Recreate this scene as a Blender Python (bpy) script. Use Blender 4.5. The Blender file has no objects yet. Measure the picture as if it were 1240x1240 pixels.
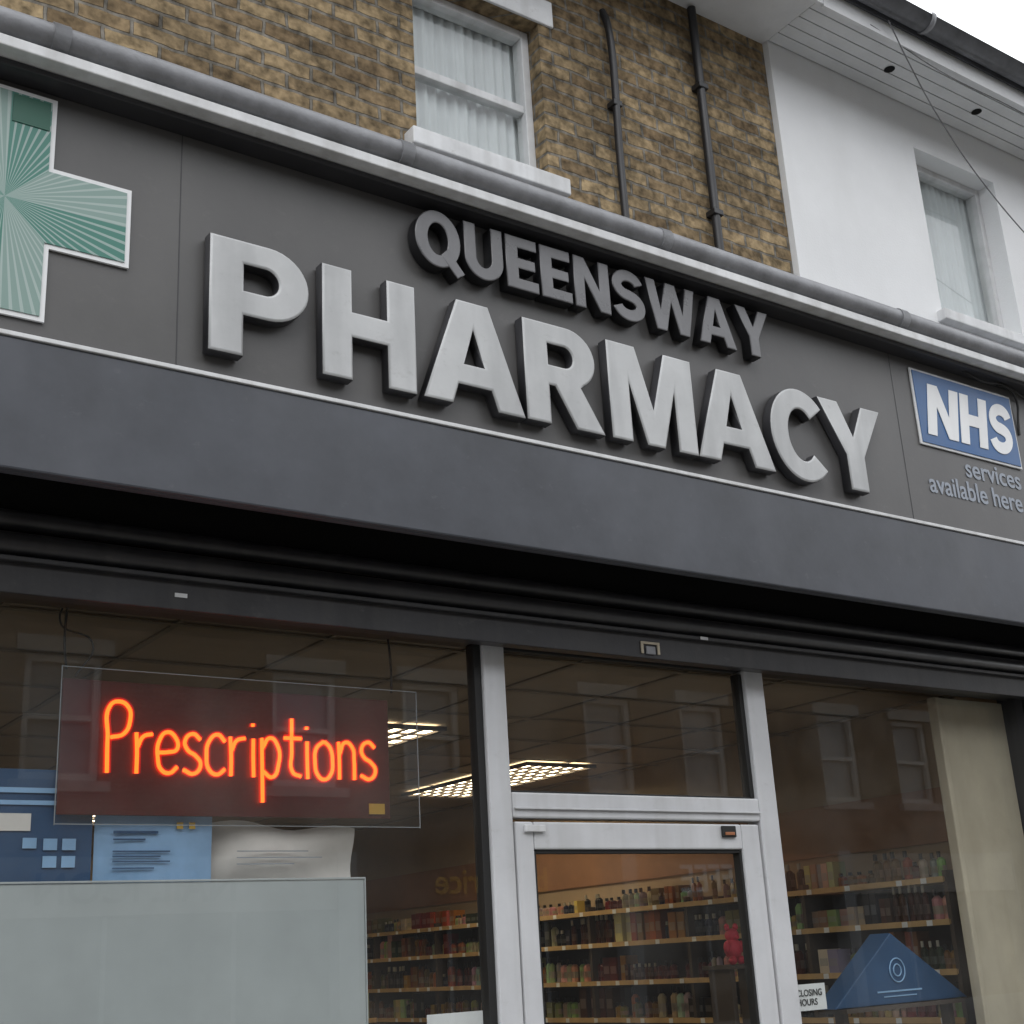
import bpy, bmesh, math, random
from mathutils import Vector, Matrix
random.seed(7)
sc=bpy.context.scene
sc.view_settings.view_transform='Standard'
sc.view_settings.look='None'
sc.view_settings.exposure=0
col=bpy.context.collection
rad=math.radians

# ------------------------------------------------------------ materials
def newmat(name):
    m=bpy.data.materials.new(name); m.use_nodes=True
    nt=m.node_tree; nt.nodes.clear()
    out=nt.nodes.new('ShaderNodeOutputMaterial')
    return m,nt,out
def N(nt,t,**k):
    n=nt.nodes.new(t)
    for a,b in k.items(): setattr(n,a,b)
    return n
def L(nt,a,b): nt.links.new(a,b)
def rgba(c): return (c[0],c[1],c[2],1)
def surf(name,c,rough=.5,var=.25,scale=3.0,metal=0,bump=.15,streak=0.3,fine=60.,dirt=None,spec=.5,sx=14,spots=0,spotcol=(.25,.25,.25)):
    """painted / dirty surface: two noises, vertical run marks, fine bump, optional scuffs"""
    m,nt,out=newmat(name)
    b=N(nt,'ShaderNodeBsdfPrincipled'); L(nt,b.outputs[0],out.inputs[0])
    tc=N(nt,'ShaderNodeTexCoord')
    n1=N(nt,'ShaderNodeTexNoise'); n1.inputs['Scale'].default_value=scale; n1.inputs['Detail'].default_value=5; n1.inputs['Roughness'].default_value=.65
    L(nt,tc.outputs['Object'],n1.inputs['Vector'])
    r1=N(nt,'ShaderNodeMapRange'); r1.inputs[1].default_value=.3; r1.inputs[2].default_value=.7; r1.inputs[3].default_value=1-var; r1.inputs[4].default_value=1+var*.6
    L(nt,n1.outputs[0],r1.inputs[0])
    mul=N(nt,'ShaderNodeVectorMath',operation='SCALE'); mul.inputs[0].default_value=c
    L(nt,r1.outputs[0],mul.inputs['Scale'])
    last=mul.outputs[0]
    if streak>0:
        mp=N(nt,'ShaderNodeMapping'); mp.inputs['Scale'].default_value=(sx,sx,.9)
        L(nt,tc.outputs['Object'],mp.inputs['Vector'])
        n2=N(nt,'ShaderNodeTexNoise'); n2.inputs['Scale'].default_value=1.0; n2.inputs['Detail'].default_value=4
        L(nt,mp.outputs[0],n2.inputs['Vector'])
        r2=N(nt,'ShaderNodeMapRange'); r2.inputs[1].default_value=.45; r2.inputs[2].default_value=.75; r2.inputs[3].default_value=0; r2.inputs[4].default_value=streak
        L(nt,n2.outputs[0],r2.inputs[0])
        mx=N(nt,'ShaderNodeMix',data_type='RGBA'); L(nt,r2.outputs[0],mx.inputs[0]); L(nt,last,mx.inputs[6])
        d=dirt if dirt else (c[0]*.45,c[1]*.43,c[2]*.4)
        mx.inputs[7].default_value=rgba(d)
        last=mx.outputs[2]
    if spots>0:
        mp=N(nt,'ShaderNodeMapping'); mp.inputs['Scale'].default_value=(7,7,11); mp.inputs['Rotation'].default_value=(0,.5,0)
        L(nt,tc.outputs['Object'],mp.inputs['Vector'])
        n4=N(nt,'ShaderNodeTexNoise'); n4.inputs['Scale'].default_value=1.6; n4.inputs['Detail'].default_value=8; n4.inputs['Roughness'].default_value=.72
        L(nt,mp.outputs[0],n4.inputs['Vector'])
        r4=N(nt,'ShaderNodeMapRange'); r4.inputs[1].default_value=.60; r4.inputs[2].default_value=.70; r4.inputs[3].default_value=0; r4.inputs[4].default_value=spots
        L(nt,n4.outputs[0],r4.inputs[0])
        mx=N(nt,'ShaderNodeMix',data_type='RGBA'); L(nt,r4.outputs[0],mx.inputs[0]); L(nt,last,mx.inputs[6]); mx.inputs[7].default_value=rgba(spotcol)
        last=mx.outputs[2]
    L(nt,last,b.inputs['Base Color'])
    rr=N(nt,'ShaderNodeMapRange'); rr.inputs[3].default_value=max(rough-.14,.03); rr.inputs[4].default_value=min(rough+.18,1)
    L(nt,n1.outputs[0],rr.inputs[0]); L(nt,rr.outputs[0],b.inputs['Roughness'])
    b.inputs['Metallic'].default_value=metal
    b.inputs['Specular IOR Level'].default_value=spec
    if bump>.03:
        n3=N(nt,'ShaderNodeTexNoise'); n3.inputs['Scale'].default_value=fine; n3.inputs['Detail'].default_value=2
        L(nt,tc.outputs['Object'],n3.inputs['Vector'])
        bp=N(nt,'ShaderNodeBump'); bp.inputs['Strength'].default_value=bump; bp.inputs['Distance'].default_value=.004
        L(nt,n3.outputs[0],bp.inputs['Height']); L(nt,bp.outputs[0],b.inputs['Normal'])
    return m
def brickmat(name,c1,c2,mortar):
    m,nt,out=newmat(name)
    b=N(nt,'ShaderNodeBsdfPrincipled'); L(nt,b.outputs[0],out.inputs[0]); b.inputs['Roughness'].default_value=.9
    b.inputs['Specular IOR Level'].default_value=.2
    tc=N(nt,'ShaderNodeTexCoord'); sp=N(nt,'ShaderNodeSeparateXYZ'); L(nt,tc.outputs['Object'],sp.inputs[0])
    ad=N(nt,'ShaderNodeMath',operation='ADD'); L(nt,sp.outputs[0],ad.inputs[0]); L(nt,sp.outputs[1],ad.inputs[1])
    cb=N(nt,'ShaderNodeCombineXYZ'); L(nt,ad.outputs[0],cb.inputs[0]); L(nt,sp.outputs[2],cb.inputs[1])
    nw=N(nt,'ShaderNodeTexNoise'); nw.inputs['Scale'].default_value=9; L(nt,cb.outputs[0],nw.inputs['Vector'])
    vs=N(nt,'ShaderNodeVectorMath',operation='SCALE'); vs.inputs['Scale'].default_value=.022
    L(nt,nw.outputs['Color'],vs.inputs[0])
    va=N(nt,'ShaderNodeVectorMath',operation='ADD'); L(nt,cb.outputs[0],va.inputs[0]); L(nt,vs.outputs[0],va.inputs[1])
    br=N(nt,'ShaderNodeTexBrick'); br.inputs['Scale'].default_value=1; br.inputs['Brick Width'].default_value=.2; br.inputs['Row Height'].default_value=.068
    br.inputs['Mortar Size'].default_value=.008; br.inputs['Mortar Smooth'].default_value=.35; br.inputs['Bias'].default_value=-.1
    br.inputs['Color1'].default_value=rgba(c1); br.inputs['Color2'].default_value=rgba(c2); br.inputs['Mortar'].default_value=rgba(mortar)
    L(nt,va.outputs[0],br.inputs['Vector'])
    n1=N(nt,'ShaderNodeTexNoise'); n1.inputs['Scale'].default_value=2.2; n1.inputs['Detail'].default_value=6; n1.inputs['Roughness'].default_value=.7
    L(nt,tc.outputs['Object'],n1.inputs['Vector'])
    n2=N(nt,'ShaderNodeTexNoise'); n2.inputs['Scale'].default_value=26; n2.inputs['Detail'].default_value=4; L(nt,tc.outputs['Object'],n2.inputs['Vector'])
    r1=N(nt,'ShaderNodeMapRange'); r1.inputs[1].default_value=.3;r1.inputs[2].default_value=.7;r1.inputs[3].default_value=.55;r1.inputs[4].default_value=1.3; L(nt,n1.outputs[0],r1.inputs[0])
    r2=N(nt,'ShaderNodeMapRange'); r2.inputs[1].default_value=.3;r2.inputs[2].default_value=.7;r2.inputs[3].default_value=.45;r2.inputs[4].default_value=1.5; L(nt,n2.outputs[0],r2.inputs[0])
    mm=N(nt,'ShaderNodeMath',operation='MULTIPLY'); L(nt,r1.outputs[0],mm.inputs[0]); L(nt,r2.outputs[0],mm.inputs[1])
    sc_=N(nt,'ShaderNodeVectorMath',operation='SCALE'); L(nt,br.outputs['Color'],sc_.inputs[0]); L(nt,mm.outputs[0],sc_.inputs['Scale'])
    L(nt,sc_.outputs[0],b.inputs['Base Color'])
    inv=N(nt,'ShaderNodeMath',operation='SUBTRACT'); inv.inputs[0].default_value=1; L(nt,br.outputs['Fac'],inv.inputs[1])
    ad2=N(nt,'ShaderNodeMath',operation='MULTIPLY_ADD'); L(nt,n2.outputs[0],ad2.inputs[0]); ad2.inputs[1].default_value=.5; L(nt,inv.outputs[0],ad2.inputs[2])
    bp=N(nt,'ShaderNodeBump'); bp.inputs['Strength'].default_value=.9; bp.inputs['Distance'].default_value=.012; L(nt,ad2.outputs[0],bp.inputs['Height']); L(nt,bp.outputs[0],b.inputs['Normal'])
    return m
def emis(name,c,s):
    m,nt,out=newmat(name); e=N(nt,'ShaderNodeEmission'); e.inputs[0].default_value=rgba(c); e.inputs[1].default_value=s; L(nt,e.outputs[0],out.inputs[0]); return m
def glassmat(name,f0=.05,tint=(.93,.95,.94),dust=.05):
    """thin pane: Schlick reflectance (same from both sides) over clear transmission, light dust film"""
    m,nt,out=newmat(name)
    t=N(nt,'ShaderNodeBsdfTransparent'); t.inputs[0].default_value=rgba(tint)
    g=N(nt,'ShaderNodeBsdfGlossy'); g.inputs['Roughness'].default_value=0; g.inputs[0].default_value=(1,1,1,1)
    lw=N(nt,'ShaderNodeLayerWeight'); lw.inputs[0].default_value=.5
    pw=N(nt,'ShaderNodeMath',operation='POWER'); L(nt,lw.outputs['Facing'],pw.inputs[0]); pw.inputs[1].default_value=5
    f=N(nt,'ShaderNodeMath',operation='MULTIPLY_ADD'); L(nt,pw.outputs[0],f.inputs[0]); f.inputs[1].default_value=1-f0; f.inputs[2].default_value=f0
    mx=N(nt,'ShaderNodeMixShader'); L(nt,f.outputs[0],mx.inputs[0]); L(nt,t.outputs[0],mx.inputs[1]); L(nt,g.outputs[0],mx.inputs[2])
    d=N(nt,'ShaderNodeBsdfDiffuse'); d.inputs[0].default_value=(.5,.49,.46,1)
    tc=N(nt,'ShaderNodeTexCoord'); n=N(nt,'ShaderNodeTexNoise'); n.inputs['Scale'].default_value=2.5; n.inputs['Detail'].default_value=5; L(nt,tc.outputs['Object'],n.inputs['Vector'])
    r=N(nt,'ShaderNodeMapRange'); r.inputs[1].default_value=.4; r.inputs[2].default_value=.8; r.inputs[3].default_value=.012; r.inputs[4].default_value=dust; L(nt,n.outputs[0],r.inputs[0])
    m2=N(nt,'ShaderNodeMixShader'); L(nt,r.outputs[0],m2.inputs[0]); L(nt,mx.outputs[0],m2.inputs[1]); L(nt,d.outputs[0],m2.inputs[2])
    L(nt,m2.outputs[0],out.inputs[0]); return m

M={}
M['brick']=brickmat('stock_brick',(.30,.225,.13),(.15,.105,.06),(.18,.165,.14))
M['brick2']=brickmat('street_brick',(.17,.12,.08),(.12,.08,.055),(.15,.14,.12))
M['render']=surf('white_render',(.76,.77,.78),.85,.06,1.3,bump=.3,streak=.14,dirt=(.5,.5,.48),fine=90,sx=4)
M['fascia']=surf('fascia_paint',(.060,.065,.078),.40,.34,2.6,bump=.10,streak=.25,dirt=(.13,.135,.15),sx=3,fine=25,spots=.16,spotcol=(.20,.205,.22))
M['board']=surf('sign_board',(.084,.082,.082),.38,.26,1.6,bump=.05,streak=.35,dirt=(.13,.127,.122),sx=2.5,spots=.12,spotcol=(.2,.19,.18))
M['trim']=surf('white_trim',(.66,.67,.68),.5,.18,5,streak=.4,bump=.1,spots=.35,spotcol=(.30,.29,.27))
M['pipe']=surf('gutter_grey',(.24,.245,.26),.4,.3,6,streak=.35,bump=.3,dirt=(.12,.12,.12),spots=.4,spotcol=(.10,.10,.10))
M['lead']=surf('lead_flashing',(.33,.34,.36),.55,.35,5,streak=.3,bump=.5,dirt=(.15,.15,.16),fine=30)
M['black']=surf('black_void',(.006,.006,.006),.7,.2,3,streak=0,bump=.0,spec=.15)
M['shutter']=surf('shutter_steel',(.024,.024,.027),.36,.35,5,streak=.3,bump=.1,dirt=(.06,.057,.053),spec=.5,spots=.25,spotcol=(.12,.115,.11))
M['alu']=surf('frame_aluminium',(.57,.58,.60),.4,.10,3,streak=.35,bump=.05,dirt=(.36,.36,.35),spots=.2,spotcol=(.3,.3,.29))
M['seal']=surf('rubber_seal',(.012,.012,.012),.6,.1,3,streak=0,bump=0)
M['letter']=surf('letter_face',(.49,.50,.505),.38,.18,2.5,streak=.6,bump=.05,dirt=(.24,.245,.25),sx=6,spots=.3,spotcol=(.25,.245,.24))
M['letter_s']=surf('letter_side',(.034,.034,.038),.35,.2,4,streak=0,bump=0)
M['letter2']=surf('small_letter_face',(.140,.140,.148),.28,.3,5,streak=.4,bump=.05,sx=6)  # darkish letter grey, with the overhang's shade put into the colour
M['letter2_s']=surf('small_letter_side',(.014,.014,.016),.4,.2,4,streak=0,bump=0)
M['white']=surf('white_vinyl',(.76,.77,.78),.4,.05,3,streak=.15,bump=0)
M['greytext']=surf('grey_vinyl',(.28,.31,.36),.5,.05,3,streak=0,bump=0)
M['blue']=surf('nhs_blue',(.016,.09,.25),.35,.1,3,streak=.25,bump=0,dirt=(.06,.12,.24))
M['pblue']=surf('poster_blue',(.025,.075,.17),.4,.2,3,streak=0,bump=0)
M['plblue']=surf('poster_light_blue',(.26,.44,.68),.4,.18,5,streak=0,bump=0)
M['paper']=surf('poster_paper',(.66,.63,.60),.6,.12,6,streak=0,bump=.5,fine=6)
M['frost']=surf('frosted_screen',(.42,.45,.46),.3,.16,1.2,streak=.14,bump=0,dirt=(.34,.36,.37))
M['tan']=surf('tan_wall',(.32,.24,.16),.8,.15,2,streak=0,bump=0)
M['ceil']=surf('ceiling_tile',(.28,.225,.17),.9,.1,4,streak=0,bump=0)
M['ceilgrid']=surf('ceiling_grid',(.18,.145,.11),.6,.1,4,streak=0,bump=0)
M['wood']=surf('shelf_wood',(.52,.34,.15),.5,.2,6,streak=0,bump=0)
M['floor']=surf('vinyl_floor',(.25,.23,.2),.4,.2,3,streak=0,bump=0)
M['cream']=surf('cream_panel',(.46,.405,.31),.7,.22,1.3,streak=.55,bump=0,dirt=(.27,.23,.17),sx=5)
M['red']=surf('red_cloth',(.6,.02,.05),.6,.2,8,streak=0,bump=.3)
M['signback']=surf('led_board',(.085,.009,.008),.35,.3,4,streak=0,bump=0)  # dark board; red of the tubes' halo put into its colour
M['darkbrown']=surf('dark_unit',(.06,.042,.03),.5,.2,3,streak=0,bump=0)
M['orange']=surf('orange_fascia',(.34,.13,.055),.5,.15,3,streak=0,bump=0)
M['band']=surf('interior_band',(.26,.13,.07),.6,.2,2,streak=0,bump=0)
M['yellow']=surf('yellow_label',(.6,.38,.05),.4,.1,3,streak=0,bump=0)
M['curtain']=surf('net_curtain',(.60,.63,.65),.9,.12,2,streak=.45,dirt=(.42,.44,.46),bump=0)
M['oppwin']=surf('street_window_pane',(.26,.28,.30),.3,.2,2,streak=0,bump=0)
M['oppframe']=surf('street_window_frame',(.50,.50,.49),.5,.15,2,streak=0,bump=0)
M['asphalt']=surf('asphalt',(.05,.05,.052),.85,.3,1.5,streak=0,bump=.8,fine=120)
M['paving']=surf('paving_slab',(.25,.24,.225),.85,.25,1.5,streak=0,bump=.4)
M['kerb']=surf('kerb_stone',(.32,.31,.29),.8,.25,3,streak=0)
M['ground']=surf('ground_soil',(.10,.10,.09),.9,.3,.3,streak=0)
M['slate']=surf('roof_slate',(.07,.075,.085),.6,.35,6,streak=.3,bump=.5)
M['paintline']=surf('road_paint',(.6,.5,.1),.7,.3,5,streak=0)
M['soffit']=surf('soffit_board',(.66,.67,.68),.6,.12,3,streak=0,spots=.2,spotcol=(.35,.34,.32))
M['neon']=emis('neon_tube',(1.0,.095,.010),5.2)
M['lamp']=emis('ceiling_lamp',(1.0,.82,.54),11)
M['glass']=glassmat('shop_glass',.048,(.91,.93,.92),.07)
M['glass2']=glassmat('sash_glass',.05)
M['acrylic']=glassmat('acrylic',.03,(.88,.86,.86),.05)
M['darkglass']=surf('dark_window_glass',(.04,.04,.042),.2,.1,2,streak=0,bump=0)
m,nt,out=newmat('neon_halo'); t=N(nt,'ShaderNodeBsdfTransparent'); e=N(nt,'ShaderNodeEmission'); e.inputs[0].default_value=(1,.010,.004,1); e.inputs[1].default_value=.26  # red glow around the tubes, put into an added see-through emissive sleeve
a=N(nt,'ShaderNodeAddShader'); L(nt,t.outputs[0],a.inputs[0]); L(nt,e.outputs[0],a.inputs[1]); L(nt,a.outputs[0],out.inputs[0]); M['halo']=m
m,nt,out=newmat('product_packaging'); b=N(nt,'ShaderNodeBsdfPrincipled'); a=N(nt,'ShaderNodeAttribute'); a.attribute_name='Col'
L(nt,a.outputs['Color'],b.inputs['Base Color']); b.inputs['Roughness'].default_value=.35; L(nt,b.outputs[0],out.inputs[0]); M['prod']=m
m,nt,out=newmat('green_cross_face'); b=N(nt,'ShaderNodeBsdfPrincipled'); L(nt,b.outputs[0],out.inputs[0]); b.inputs['Roughness'].default_value=.35
tc=N(nt,'ShaderNodeTexCoord'); sp=N(nt,'ShaderNodeSeparateXYZ'); L(nt,tc.outputs['Object'],sp.inputs[0])
at=N(nt,'ShaderNodeMath',operation='ARCTAN2'); L(nt,sp.outputs[2],at.inputs[0]); L(nt,sp.outputs[0],at.inputs[1])
ml=N(nt,'ShaderNodeMath',operation='MULTIPLY'); ml.inputs[1].default_value=72; L(nt,at.outputs[0],ml.inputs[0])
sn=N(nt,'ShaderNodeMath',operation='SINE'); L(nt,ml.outputs[0],sn.inputs[0])
gt=N(nt,'ShaderNodeMath',operation='GREATER_THAN'); gt.inputs[1].default_value=.55; L(nt,sn.outputs[0],gt.inputs[0])
m4=N(nt,'ShaderNodeMath',operation='MULTIPLY'); m4.inputs[1].default_value=4; L(nt,at.outputs[0],m4.inputs[0])
s4=N(nt,'ShaderNodeMath',operation='SINE'); L(nt,m4.outputs[0],s4.inputs[0])
g4=N(nt,'ShaderNodeMath',operation='GREATER_THAN'); g4.inputs[1].default_value=0; L(nt,s4.outputs[0],g4.inputs[0])
mx=N(nt,'ShaderNodeMix',data_type='RGBA'); mx.inputs[6].default_value=(.04,.18,.14,1); mx.inputs[7].default_value=(.20,.30,.27,1); L(nt,g4.outputs[0],mx.inputs[0])
m3=N(nt,'ShaderNodeMath',operation='MULTIPLY'); m3.inputs[1].default_value=.7; L(nt,gt.outputs[0],m3.inputs[0])
mx2=N(nt,'ShaderNodeMix',data_type='RGBA'); L(nt,m3.outputs[0],mx2.inputs[0]); L(nt,mx.outputs[2],mx2.inputs[6]); mx2.inputs[7].default_value=(.38,.46,.44,1)
L(nt,mx2.outputs[2],b.inputs['Base Color']); M['cross']=m
M['dgreen']=surf('dark_green',(.006,.09,.055),.35,.1,3,streak=0,bump=0)

# ------------------------------------------------------------ mesh helpers
def empty(name,parent=None,loc=(0,0,0)):
    o=bpy.data.objects.new(name,None); o.location=loc; col.objects.link(o)
    if parent: o.parent=parent
    return o
def link(name,me,mat,parent=None,bevel=0,smooth=False):
    o=bpy.data.objects.new(name,me); col.objects.link(o)
    if mat is not None:
        for mm in (mat if isinstance(mat,list) else [mat]): me.materials.append(mm)
    if parent: o.parent=parent
    if bevel:
        md=o.modifiers.new('bevel','BEVEL'); md.width=bevel; md.segments=2; md.limit_method='ANGLE'
    if smooth:
        for p in me.polygons: p.use_smooth=True
    return o
def bm_box(bm,x0,x1,y0,y1,z0,z1,mi=0):
    vs=[bm.verts.new((x,y,z)) for x in (x0,x1) for y in (y0,y1) for z in (z0,z1)]
    fs=[(0,1,3,2),(4,6,7,5),(0,4,5,1),(2,3,7,6),(0,2,6,4),(1,5,7,3)]
    out=[]
    for f in fs:
        ff=bm.faces.new([vs[i] for i in f]); ff.material_index=mi; out.append(ff)
    return out
def boxes(name,lst,mat,parent=None,bevel=0):
    bm=bmesh.new()
    for b in lst: bm_box(bm,*b)
    me=bpy.data.meshes.new(name); bm.to_mesh(me); bm.free()
    return link(name,me,mat,parent,bevel)
def box(name,x0,x1,y0,y1,z0,z1,mat,parent=None,bevel=0): return boxes(name,[(x0,x1,y0,y1,z0,z1)],mat,parent,bevel)
def panes(name,lst,y,mat,parent):
    bm=bmesh.new()
    for x0,x1,z0,z1 in lst: bm.faces.new([bm.verts.new(p) for p in ((x0,y,z0),(x1,y,z0),(x1,y,z1),(x0,y,z1))])
    me=bpy.data.meshes.new(name); bm.to_mesh(me); bm.free(); return link(name,me,mat,parent)
def cyl_x(bm,x0,x1,y,z,r,n=20,a0=0,a1=360,jit=0):
    k=max(2,int((x1-x0)/.4)) if jit else 1
    full=(a1-a0)>=360
    rings=[]
    for i in range(k+1):
        x=x0+(x1-x0)*i/k
        dy=random.uniform(-jit,jit); dz=random.uniform(-jit,jit)
        cnt=n if full else n+1
        rings.append([bm.verts.new((x,y+dy+r*math.cos(rad(a0+(a1-a0)*j/n)),z+dz+r*math.sin(rad(a0+(a1-a0)*j/n)))) for j in range(cnt)])
    for a,b2 in zip(rings,rings[1:]):
        m_=len(a)
        for j in range(m_ if full else m_-1):
            f=bm.faces.new([a[j],a[(j+1)%m_],b2[(j+1)%m_],b2[j]]); f.smooth=True
    if full:
        bm.faces.new(rings[0]); bm.faces.new(rings[-1])
def tube(name,pts,r,mat,parent=None,res=4,cyclic=False,kind='BEZIER'):
    cu=bpy.data.curves.new(name,'CURVE'); cu.dimensions='3D'; cu.bevel_depth=r; cu.bevel_resolution=res; cu.use_fill_caps=True
    polys=pts if isinstance(pts[0][0],(list,tuple)) else [pts]
    for pl in polys:
        s=cu.splines.new('BEZIER'); s.bezier_points.add(len(pl)-1)
        for bp,p in zip(s.bezier_points,pl): bp.co=p; bp.handle_left_type='AUTO'; bp.handle_right_type='AUTO'
        s.use_cyclic_u=cyclic
    o=bpy.data.objects.new(name+'_c',cu); col.objects.link(o)
    dg=bpy.context.evaluated_depsgraph_get(); me=bpy.data.meshes.new_from_object(o.evaluated_get(dg)); bpy.data.objects.remove(o)
    me.materials.clear()
    return link(name,me,mat,parent,smooth=True)
def wall(name,x0,x1,z0,z1,y0,y1,holes,mat,parent):
    xs=sorted({x0,x1,*[h[0] for h in holes],*[h[1] for h in holes]}); zs=sorted({z0,z1,*[h[2] for h in holes],*[h[3] for h in holes]})
    lst=[]
    for a,b in zip(xs,xs[1:]):
        for c,d in zip(zs,zs[1:]):
            mxx=(a+b)/2; mz=(c+d)/2
            if any(h[0]<mxx<h[1] and h[2]<mz<h[3] for h in holes): continue
            lst.append((a,b,y0,y1,c,d))
    return boxes(name,lst,mat,parent)

# ------------------------------------------------------------ glyphs (unit cap height)
def arc(cx,cy,rx,ry,a0,a1,n=18): return [(cx+rx*math.cos(rad(a0+(a1-a0)*i/n)),cy+ry*math.sin(rad(a0+(a1-a0)*i/n))) for i in range(n+1)]
def stroke(pts,w):
    Lf=[];Rt=[]
    for i,p in enumerate(pts):
        a=pts[max(i-1,0)]; b=pts[min(i+1,len(pts)-1)]
        dx,dy=b[0]-a[0],b[1]-a[1]; l=math.hypot(dx,dy) or 1; nx,ny=-dy/l,dx/l
        Lf.append((p[0]+nx*w/2,p[1]+ny*w/2)); Rt.append((p[0]-nx*w/2,p[1]-ny*w/2))
    return Lf+Rt[::-1]
w=.27
G={
'H':(.86,[[(0,0),(w,0),(w,.385),(.86-w,.385),(.86-w,0),(.86,0),(.86,1),(.86-w,1),(.86-w,.615),(w,.615),(w,1),(0,1)]]),
'P':(.80,[[(0,0),(w,0),(w,.35)]+arc(.47,.675,.33,.325,-90,90)+[(0,1)],[(w,.565)]+arc(.44,.68,.11,.115,-90,90)+[(w,.795)]]),
'R':(.88,[[(0,0),(w,0),(w,.38),(.33,.38),(.55,0),(.88,0),(.63,.42)]+arc(.49,.70,.32,.30,-58,90)+[(0,1)],[(w,.585)]+arc(.45,.69,.10,.105,-90,90)+[(w,.795)]]),
'A':(1.0,[[(0,0),(.28,0),(.34,.19),(.66,.19),(.72,0),(1.0,0),(.66,1),(.34,1)],[(.40,.39),(.60,.39),(.5,.73)]]),
'M':(1.06,[[(0,0),(.25,0),(.25,.60),(.42,0),(.64,0),(.81,.60),(.81,0),(1.06,0),(1.06,1),(.71,1),(.53,.38),(.35,1),(0,1)]]),
'C':(.88,[arc(.46,.5,.46,.52,42,318,36)+arc(.46,.5,.20,.29,318,42,36)]),
'Y':(.94,[[(.335,0),(.605,0),(.605,.4),(.94,1),(.65,1),(.47,.62),(.29,1),(0,1),(.335,.4)]]),
'U':(.82,[[(0,1)]+arc(.41,.38,.41,.40,180,360,22)+[(.82,1),(.57,1)]+arc(.41,.40,.16,.19,360,180,18)+[(.25,1)]]),
'E':(.70,[[(0,0),(.70,0),(.70,.21),(.27,.21),(.27,.4),(.64,.4),(.64,.6),(.27,.6),(.27,.79),(.69,.79),(.69,1),(0,1)]]),
'N':(.84,[[(0,0),(.25,0),(.25,.58),(.58,0),(.84,0),(.84,1),(.59,1),(.59,.42),(.26,1),(0,1)]]),
'W':(1.24,[[(.2,0),(.46,0),(.62,.60),(.78,0),(1.04,0),(1.26,1),(1.01,1),(.9,.42),(.75,1),(.49,1),(.34,.42),(.23,1),(-.02,1)]]),
'S':(.80,[stroke(arc(.40,.70,.27,.195,12,270,22)+arc(.40,.30,.28,.195,90,-170,22)[1:],.235)]),
'Q':(.94,[arc(.46,.5,.46,.52,0,350,36),arc(.46,.5,.20,.29,0,350,36)]),
}
def glyph(name,loops,x,z,wd,h,W,depth,y,mats,parent,shear=0,bev=.006):
    cu=bpy.data.curves.new(name,'CURVE'); cu.dimensions='2D'; cu.fill_mode='BOTH'; cu.extrude=max(depth/2-bev,.0005); cu.bevel_depth=bev; cu.bevel_resolution=2; cu.offset=-bev
    for lp in loops:
        s=cu.splines.new('POLY'); s.points.add(len(lp)-1)
        for sp_,(px,pz) in zip(s.points,lp): sp_.co=((px+shear*pz)*wd/W,pz*h,0,1)
        s.use_cyclic_u=True
    o=bpy.data.objects.new(name+'_c',cu); col.objects.link(o)
    dg=bpy.context.evaluated_depsgraph_get(); me=bpy.data.meshes.new_from_object(o.evaluated_get(dg)); bpy.data.objects.remove(o)
    me.materials.clear()
    o=link(name,me,mats,parent)
    for p in me.polygons: p.material_index=0 if p.normal.z>.5 else (len(mats)-1)
    a=random.uniform(-.008,.008) if depth>.03 else 0
    me.transform(Matrix(((1,0,0,x),(0,0,-1,y-depth/2),(0,1,0,z),(0,0,0,1)))@Matrix.Rotation(a,4,'Z'))
    return o
def textobj(name,body,size,x,y,z,mat,parent,ext=.001,flip=False,shx=1):
    cu=bpy.data.curves.new(name,'FONT'); cu.body=body; cu.size=size; cu.extrude=ext; cu.offset=size*.012
    o=bpy.data.objects.new(name+'_c',cu); col.objects.link(o)
    dg=bpy.context.evaluated_depsgraph_get(); me=bpy.data.meshes.new_from_object(o.evaluated_get(dg)); bpy.data.objects.remove(o)
    me.materials.clear(); o=link(name,me,mat,parent)
    T=Matrix(((shx,0,0,x),(0,0,-1,y),(0,1,0,z),(0,0,0,1)))
    if flip: T=Matrix(((-shx,0,0,x),(0,0,1,y),(0,1,0,z),(0,0,0,1)))
    me.transform(T); return o

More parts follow.
